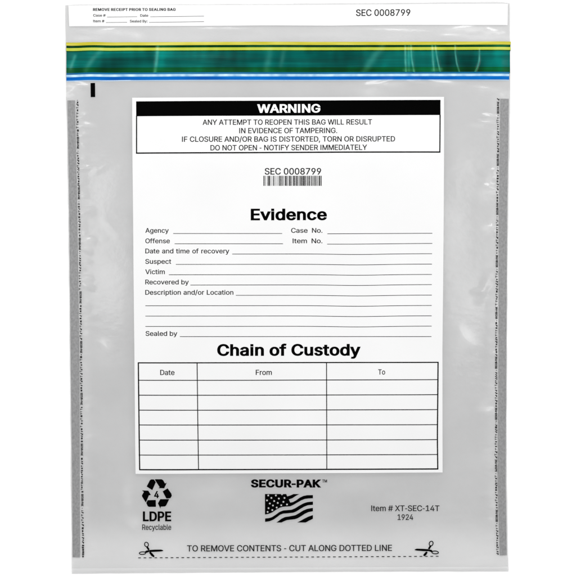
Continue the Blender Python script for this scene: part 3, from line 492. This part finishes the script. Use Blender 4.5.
TONES = [(86, 62, 16, 9, .12), (110, 67, 16, 7, -.16), (122, 60, 9, 9, -.08), (151, 56, 7, 12, -.12), (160, 58, 5, 14, .12), (178, 58, 12, 12, .05), (235, 60, 26, 12, -.08), (275, 58, 16, 14, .07), (318, 60, 30, 14, -.03),
         (350, 60, 14, 14, -.05), (385, 60, 18, 12, .06), (409, 60, 5, 14, .15), (424, 60, 8, 14, -.02), (434, 60, 5, 14, .10), (449, 62, 7, 14, -.17), (468, 62, 8, 14, -.24), (478, 66, 7, 9, -.14), (500, 58, 12, 16, .17)]
def tone(px, py):
    v_ = .51 + .11 * noise.noise(Vector((px / 22, py / 26, 8.8))) + .08 * noise.noise(Vector((px / 7, py / 14, 1.4)))
    for cx, cy, rx, ry, a_ in TONES: v_ += 1.1 * a_ * math.exp(-((px - cx) / rx) ** 2 - ((py - cy) / ry) ** 2)
    return v_
def strip(name, ya, yb, mtl, off, parent, xl=XL, xr=XR, tilt=-.7, k=0.0, ny=2):
    q = MB()
    q.grid(lambda u, v: (lerp(xl, xr, u), lerp(ya, yb, v) + tilt * (u - .35) + wob(u, k)), 1000, ny, off)
    o = q.build(name, mtl, parent)
    pp = [(v_.co.x / S + 288, 288 - v_.co.y / S) for v_ in o.data.vertices]
    for an, fn in (('whitened_glint', whitened_glint), ('tone', tone)):
        o.data.attributes.new(an, 'FLOAT', 'POINT').data.foreach_set('value', [fn(*c_) for c_ in pp])
    return o
tape = strip('closure_tape', 44.0, 73.5, M_GREEN, O1, bag, ny=16, xr=510.2)
tape['label'] = 'teal green tamper closure tape with yellow and blue edge stripes'
strip('adhesive_band', 67.3, 72.2, M_DKGREEN, O2, tape, k=.5, ny=3, xr=510.1)
strip('yellow_stripe', 41.9, 45.0, M_YELLOW, O2, tape, k=.2, xr=511.0, xl=66.0)
strip('groove_stripe', 45.1, 47.3, M_GROOVE, O2, tape, k=.3)
strip('lime_stripe', 47.4, 50.2, M_LIME, O2, tape, k=.4, xr=510.9, xl=66.0)
strip('groove_stripe', 50.2, 51.3, M_GROOVE, O2, tape, k=.45)
strip('steel_blue_stripe', 72.3, 74.2, M_SKY, O2, tape, k=.6, xr=509.6)
strip('pale_dash_stripe', 74.1, 76.5, M_DASH, O3, tape, k=.7, xr=509.4)
strip('blue_stripe', 76.3, 79.9, M_BLUE, O2, tape, k=.8, xr=509.4)

strip('clear_edge_stripe', 79.9, 81.0, M_EDGE, O2, tape, k=.9, xr=509.2)
# registration block
m = MB(); m.quad((90.5, 83.0), (95.0, 82.9), (95.2, 97.0), (90.7, 97.1), O1); m.build('registration_mark', M_BLACK, bag)

# ------------------------------------------------------------------ side seals with their specks of print
SEED = random.Random(3)
def seal(edge_out, edge_in, y0, y1, outsgn, print_x, strong0, period):
    q = MB()
    q.grid(lambda u, v: (lerp(interp(edge_out, lerp(y0, y1, v)), interp(edge_in, lerp(y0, y1, v)), u), lerp(y0, y1, v)), 4, 180, O1)
    s_ = q.build('side_seal', M_STRIP, bag)
    q = MB(); y = y0 - .4
    while y < y1 - 1:
        ph = ((y - strong0) / period) % 1.0
        x = interp(print_x, y)
        if ph < .25 and y + 13 < y1:
            vs_, fs_ = text_geo('SECUR-PAK', 0, 12.6, 0, 0, 2.15, bold=70)
            b_ = len(q.v); xe = interp(print_x, y + 6)
            q.v += [P(xe + 1.0 + v_, y + 12.6 - u_, O1) if outsgn > 0 else P(xe - 1.0 - v_, y + u_, O1) for u_, v_ in vs_]
            q.f += [tuple(b_ + i for i in t) for t in fs_]
            y += 12.6 + SEED.uniform(.6, 2.0); continue
        if ph < .25: gl, wd, gap = SEED.uniform(1.3, 2.4), SEED.uniform(1.6, 2.2), SEED.uniform(.25, .5)      # heavy word
        elif ph < .33: gl, wd, gap = .7, .8, SEED.uniform(.8, 1.6)
        else: gl, wd, gap = SEED.uniform(1.0, 2.2), SEED.uniform(1.3, 2.0), SEED.uniform(.4, 1.3)             # light words
        jx = SEED.uniform(-.25, .25)
        kind = SEED.random()
        if kind < .4 or ph < .25:
            q.quad((x - wd / 2 + jx, y), (x + wd / 2 + jx, y + SEED.uniform(-.2, .2)), (x + wd / 2 + jx, y + gl), (x - wd / 2 + jx, y + gl), O1)
        elif kind < .7:
            q.line([(x - wd / 2, y), (x + wd / 2, y + gl)], .9, O1); q.line([(x + wd / 2 - .1, y + gl * .2), (x + wd / 2 - .1, y + gl)], .75, O1)
        else:
            q.line([(x - wd / 2 + jx, y), (x - wd / 2 + jx, y + gl)], .6, O1); q.line([(x - wd / 2 + jx, y + gl * .5), (x + wd / 2 + jx, y + gl * .5)], .5, O1)
        y += gl + gap
    q.build('seal_print', M_FAINT, s_)
    return s_
seal([(100, 67.2), (210, 69.0), (350, 70.4), (480, 72.0), (557, 72.4)], [(100, 74.9), (210, 77.3), (350, 79.3), (480, 79.7), (557, 80.0)], 100.3, 557.4, -1,
     [(100, 77.4), (155, 78.0), (220, 79.4), (350, 81.2), (480, 82.0), (557, 83.2)], 84.0, 51.0)
seal([(98, 508.9), (150, 508.3), (220, 507.3), (350, 506.5), (480, 505.8), (555, 506.9)], [(98, 500.3), (150, 499.6), (220, 498.7), (350, 498.5), (480, 497.6), (555, 499.8)], 98.7, 555.4, 1,
     [(98, 498.2), (150, 498.0), (220, 497.2), (350, 496.2), (480, 496.0), (555, 497.6)], 100.0, 51.0)

# ------------------------------------------------------------------ white form panel
LL = [(97, 132.2), (210, 133.4), (350, 134.8), (474, 135.7)]
LR = [(97, 444.0), (210, 443.4), (350, 442.0), (430, 442.1), (474, 442.4)]
m = MB()
def lab(u, v):
    y = lerp(lerp(97.8, 96.9, u), lerp(473.7, 472.2, u), v)
    return lerp(interp(LL, y), interp(LR, y), u), y
m.grid(lab, 120, 150, O1); panel = m.build('form_panel', M_WHITE, bag)
panel['label'] = 'white printed form with warning box, fill-in lines and custody table'

def dip(x, y): return .7 * math.exp(-((x - 358) / 34) ** 2) * smooth((y - 236) / 20) * (1 - smooth((y - 325) / 10))
def rule(q, x0, x1, y0, y1, w, off=O2):
    k = max(2, int(abs(x1 - x0) / 8)); pts = []
    for i in range(k + 1):
        x = lerp(x0, x1, i / k); pts.append((x, lerp(y0, y1, i / k) + dip(x, y0)))
    q.line(pts, w, off)

# warning box
m = MB(); m.quad((136.2, 101.5), (440.4, 100.0), (440.3, 115.2), (136.4, 116.5), O2); m.build('warning_banner', M_BLACK, panel)
m = MB(); add_text(m, 'WARNING', 257.2, 320.4, 113.2, 8.7, y1=112.9, bold=33, off=O3); m.build('warning_title', M_KNOCK, panel)
m = MB()
m.line([(136.8, 116.0), (137.0, 153.9)], 1.15, O2); m.line([(439.9, 115.0), (439.4, 152.9)], 1.15, O2); m.line([(136.4, 153.5), (250, 153.1), (340, 152.6), (440.0, 152.4)], 1.2, O3)
m.build('warning_frame', M_BLACK, panel)
m = MB()
for s_, a, b, y0, y1 in [('ANY ATTEMPT TO REOPEN THIS BAG WILL RESULT', 202.8, 371.9, 125.3, 124.9), ('IN EVIDENCE OF TAMPERING.', 239.3, 337, 133.7, 133.5),
                         ('IF CLOSURE AND/OR BAG IS DISTORTED, TORN OR DISRUPTED', 182.3, 394.8, 142.3, 141.9), ('DO NOT OPEN - NOTIFY SENDER IMMEDIATELY', 210.7, 366.9, 150.9, 150.4)]:
    add_text(m, s_, a, b, y0, 5.35, y1=y1, bold=13)
m.build('warning_text', M_GREYINK, panel)
m = MB(); add_text(m, 'SEC 0008799', 264.8, 321.0, 175.0, 6.5); m.build('serial_number', M_GREYINK, panel)
m = MB()
pat = ''.join(['211214', '213113', '132113', '131321', '212222', '123122', '123122', '123122', '311222', '312131', '321122', '321122', '222122', '2331112'])
tot = sum(int(c) for c in pat); x = 263.5; u = (321.5 - 263.5) / tot
for i, c in enumerate(pat):
    wd = int(c) * u
    if i % 2 == 0: m.quad((x, 176.2), (x + wd, 176.2), (x + wd, 186.2), (x, 186.2), O2, step=4)
    x += wd
m.build('barcode', M_BLACK, panel)
m = MB(); add_text(m, 'Evidence', 250.9, 326.8, 220.6, 11.6, y1=220.4, bold=31); m.build('evidence_heading', M_BLACK, panel)
m = MB()
C = 4.75
for s_, a, b, y, l0, l1, r0, r1, wsp in [
    ('Agency', 145.8, 169.2, 233.0, 173.6, 282.2, 233.7, 233.7, 1), ('Case No.', 291.1, 322.2, 233.0, 327.2, 431.8, 234.0, 233.5, 1.9),
    ('Offense', 145.8, 170.3, 243.4, 175.0, 283.0, 243.9, 243.9, 1), ('Item No.', 292.6, 322.2, 243.4, 327.0, 431.8, 244.2, 243.6, 1.9),
    ('Date and time of recovery', 145.8, 229.5, 253.5, 232.4, 431.5, 254.2, 253.8, 1.25), ('Suspect', 145.8, 171.7, 263.9, 176.3, 431.4, 264.5, 264.2, 1),
    ('Victim', 145.8, 165.3, 274.2, 169.4, 431.3, 274.8, 274.5, 1), ('Recovered by', 145.8, 189.2, 284.4, 190.8, 431.2, 285.1, 284.6, 1),
    ('Description and/or Location', 145.8, 233.6, 294.7, 236.1, 431.2, 295.3, 295.1, 1.15), ('Sealed by', 146.1, 177.8, 335.7, 180.3, 430.9, 336.4, 336.4, 1)]:
    add_text(m, s_, a, b, y, C, word=wsp, bold=13); rule(m, l0, l1, r0, r1, .55)
for y in (305.6, 315.9, 326.2): rule(m, 145.9, 431.1, y + .1, y - .2, .55)
m.build('form_field', M_GREYINK, panel)
m = MB(); add_text(m, 'Chain of Custody', 217.5, 360.4, 355.6, 11.7, bold=31, y1=355.4); m.build('custody_heading', M_BLACK, panel)
m = MB()
def tx(t, v): return {'l': lerp(138.8, 139.9, v), 'a': lerp(197.5, 198.7, v), 'b': lerp(326.4, 326.7, v), 'r': interp([(0, 437.6), (.7, 436.9), (1, 437.5)], v)}[t]
m.line([(138.3, 362.6), (250, 362.4), (438.2, 362.1)], 1.1, O2); m.line([(139.4, 469.4), (250, 469.2), (438.0, 468.6)], 1.25, O2)
for y0, y1 in ((380.0, 379.3), (394.9, 394.3), (409.8, 409.2), (424.6, 424.2), (439.7, 439.2), (454.7, 454.1)): m.line([(139, y0), (250, y0 - .1), (437, y1)], .8, O2)
for t, wd in (('l', 1.15), ('a', .8), ('b', .8), ('r', 1.15)):
    m.line([(tx(t, v / 8), lerp(362.3, 469.1, v / 8)) for v in range(9)], wd, O3)
m.build('custody_table', M_BLACK, panel)
for s_, a, b, y in (('Date', 160.7, 175.0, 374.7), ('From', 255.9, 271.9, 374.6), ('To', 377.8, 384.8, 374.2)):
    m = MB(); add_text(m, s_, a, b, y, 5.2); m.build('column_heading', M_GREYINK, panel)

# ------------------------------------------------------------------ prints on the lower film
def rp(x, y): return (140 + x / 16.94, 476 + y / 16.94)
m = MB()
for pts in [[(115, 175), (150, 108), (172, 66), (196, 52), (238, 54), (270, 100), (210, 236)],
            [(252, 54), (272, 50), (370, 50), (394, 66), (426, 122), (456, 108), (412, 204), (316, 202), (336, 186)],
            [(386, 258), (470, 205), (534, 298), (540, 332), (518, 372), (458, 380), (444, 372)],
            [(345, 390), (496, 390), (444, 496), (424, 514), (352, 518), (349, 552), (304, 462)],
            [(130, 408), (268, 404), (270, 520), (152, 522), (130, 508), (108, 456)],
            [(34, 242), (142, 246), (186, 318), (152, 326), (100, 448), (36, 346), (34, 326), (68, 268)]]:
    m.poly([rp(*p) for p in pts], O1)
recyc = m.build('recycling_symbol', M_BLACK, bag)
m = MB(); add_text(m, '4', 154.2, 159.0, 498.0, 7.1, bold=30, off=O1); m.build('recycling_digit', M_BLACK, recyc)
m = MB(); add_text(m, 'LDPE', 142.9, 171.2, 521.3, 9.9, bold=33, off=O1); m.build('material_code', M_BLACK, recyc)
m = MB(); add_text(m, 'Recyclable', 142.2, 171.2, 529.9, 5.5, off=O1); m.build('recycling_text', M_GREYINK, recyc)

m = MB(); add_text(m, 'SECUR-PAK', 250.9, 321.2, 487.3, 8.1, bold=46, off=O1); add_text(m, 'TM', 322.2, 327.0, 482.2, 3.0, bold=22, off=O1); m.build('brand_lettering', M_BLACK, bag)

# flag emblem: canton and wavy stripes
m = MB()
m.poly([(265, 493.9), (280.75, 493.9), (281.9, 495.3), (283.3, 493.9), (286.2, 493.9), (287.25, 496.25), (290.4, 495.3), (293.5, 493.9), (299.4, 493.9), (296, 495.6), (292.25, 498.1), (288.8, 499.3),
        (290.3, 502.5), (290.3, 506.2), (285, 506.5), (282.4, 506.8), (280, 507.5), (276, 509.7), (272, 512.5), (268.3, 513.9), (265, 514.5)], O1)
SB = ([(290.3, 502.5), (292.9, 502), (296, 500.3), (299.75, 497.5), (303.5, 495.75), (307.25, 495), (312.9, 494.9)], [(290.3, 506.2), (293.5, 504.7), (297.25, 502.5), (301, 500.3), (304.75, 498.8), (308.5, 498.3), (312.9, 498.1)])
SC = ([(265.1, 518.5), (268.9, 518.1), (272, 517.2), (275.75, 514.7), (279.5, 511.9), (283.25, 510.4), (287, 510.1), (291.6, 509.7), (295.4, 508.1), (299.75, 505.3), (303.5, 503.25), (307.25, 502), (312.9, 501.4)],
      [(265.1, 521.9), (269.5, 521.25), (273.25, 519.7), (276.4, 517.5), (280.1, 514.7), (283.25, 513.5), (287, 513.3), (293.5, 512.6), (296.6, 511.25), (300.4, 508.75), (304.1, 506.6), (307.9, 505.1), (312.9, 504.7)])
SD = ([(276.4, 522.5), (278.25, 521.25), (281.4, 518.75), (285.1, 517), (290, 516.3), (295.4, 515.2), (299.1, 513.1), (302.9, 510.6), (307.25, 508.75), (312.9, 507.8)],
      [(281.4, 522.5), (283.9, 521.25), (287, 520.1), (290, 519.7), (294.75, 519.2), (297.9, 518.1), (301, 516.25), (304.75, 513.75), (308.5, 512), (312.9, 511.2)])
SE = ([(297.25, 522.4), (300.4, 520.9), (304.75, 518.4), (308.5, 516.6), (312.9, 515)], [(305.4, 522.5), (306.6, 522), (309.1, 520.6), (311, 519.7), (312.9, 518.7)])
for up, lo in (SB, SC, SD, SE): m.band(up, lo, O1)
flag = m.build('flag_emblem', M_BLACK, bag)
m = MB()
for x, y in [(100, 85), (222, 85), (150, 125), (270, 135), (360, 125), (80, 165), (195, 175), (342, 188), (125, 215), (252, 205), (175, 247), (308, 243), (400, 230), (105, 290), (235, 280), (165, 320), (90, 350)]:
    cx, cy = 262 + x / 16, 490 + y / 16
    pts = []
    for k in range(10):
        r_ = 1.2 if k % 2 == 0 else .55; a = -math.pi / 2 + k * math.pi / 5 - .25
        pts.append((cx + r_ * math.cos(a), cy + r_ * math.sin(a)))
    m.poly(pts, O2)
m.build('flag_stars', M_STAR, flag)

m = MB(); add_text(m, 'Item # XT-SEC-14T', 371.2, 439.4, 511.1, 5.8, off=O1); add_text(m, '1924', 397.6, 413.2, 520.0, 5.7, off=O1); m.build('item_number', M_GREYINK, bag)

m = MB(); add_text(m, 'TO REMOVE CONTENTS - CUT ALONG DOTTED LINE', 187.0, 392.0, 551.5, 6.2, y1=551.0, off=O1); m.build('cutting_instruction', M_GREYINK, bag)
m = MB()
for k in range(56):
    x = 139.5 + k * 5.413; y = lerp(557.9, 556.4, k / 55)
    m.line([(x - 1.35, y), (x + 1.35, y)], .85, O1)
m.build('dotted_cut_line', M_GREYINK, bag)
def scissors(ox, oy, loops, arms, blades):
    q = MB()
    T = lambda p: (ox + p[0] / 14.4, oy + p[1] / 14.4)
    for cx, cy, rx, ry, rot in loops: c = T((cx, cy)); q.ellipse_ring(c[0], c[1], rx / 14.4, ry / 14.4, rot, .92, O1)
    for pts, ws in arms + blades: q.line([T(p) for p in pts], [w_ * 1.6 / 14.4 for w_ in ws], O1)
    return q.build('scissors_mark', M_BLACK, bag)
scissors(134, 536, [(180, 122, 27, 33, -.35), (122, 247, 46, 19, -.05)], [([(186, 154), (215, 200)], [16, 16]), ([(160, 236), (180, 226), (222, 214)], [14, 20, 14])],
         [([(222, 216), (300, 212), (390, 209), (420, 211)], [18, 20, 17, 6]), ([(226, 232), (262, 274), (290, 300)], [16, 22, 14])])
scissors(404, 536, [(392, 110, 27, 34, .35), (450, 238, 47, 20, .06)], [([(384, 144), (356, 190)], [16, 16]), ([(408, 228), (392, 216), (348, 204)], [14, 20, 14])],
         [([(352, 206), (270, 202), (185, 197), (155, 200)], [18, 20, 17, 6]), ([(332, 230), (305, 266), (284, 286)], [16, 22, 14])])

# ------------------------------------------------------------------ light, world, camera
WORLD = .735
wd = bpy.data.worlds.new('World'); sc.world = wd; wd.use_nodes = True
wnt = wd.node_tree; bgn = wnt.nodes['Background']; bgn.inputs['Strength'].default_value = WORLD
# invented surround: bright low down for crease reflections, dark overhead for deep blacks
wtc = wnt.nodes.new('ShaderNodeTexCoord'); wsp = wnt.nodes.new('ShaderNodeSeparateXYZ'); wrp = wnt.nodes.new('ShaderNodeValToRGB')
wrp.color_ramp.interpolation = 'EASE'; wrp.color_ramp.elements[0].position = .74; wrp.color_ramp.elements[0].color = (1, 1, 1, 1)
wrp.color_ramp.elements[1].position = .985; wrp.color_ramp.elements[1].color = (.06, .06, .06, 1)
wnt.links.new(wtc.outputs['Generated'], wsp.inputs[0]); wnt.links.new(wsp.outputs['Z'], wrp.inputs['Fac']); wnt.links.new(wrp.outputs['Color'], bgn.inputs['Color'])
def softbox(name, loc, aim, sx, sy, power):
    la = bpy.data.lights.new(name, 'AREA'); la.shape = 'RECTANGLE'; la.size = sx; la.size_y = sy; la.energy = power
    o = bpy.data.objects.new(name, la); COL.objects.link(o); o.location = loc
    o.rotation_euler = (Vector(aim) - Vector(loc)).to_track_quat('-Z', 'Y').to_euler()
softbox('softbox_key', (0.0, 0.85, 1.15), (0, .05, 0), .9, .35, 10.6)
softbox('added_side_softbox', (-0.85, 0.1, 1.1), (0, 0, 0), .3, .8, 3.7)  # unseen side lamps added for glints on upright creases
softbox('added_side_softbox', (0.85, 0.1, 1.1), (0, 0, 0), .3, .8, 3.7)

cam = bpy.data.cameras.new('camera'); co = bpy.data.objects.new('camera', cam); COL.objects.link(co); sc.camera = co
cam.lens = 100; cam.sensor_width = 36; cam.clip_start = .05; cam.clip_end = 50
co.location = (0, 0, 576 * S * 100 / 36 + .0015); co.rotation_euler = (0, 0, 0)
sc.view_settings.view_transform = 'Standard'; sc.view_settings.look = 'None'; sc.view_settings.exposure = 0; sc.view_settings.gamma = 1
sc.cycles.transparent_max_bounces = 16; sc.cycles.max_bounces = 8
sc.render.film_transparent = False
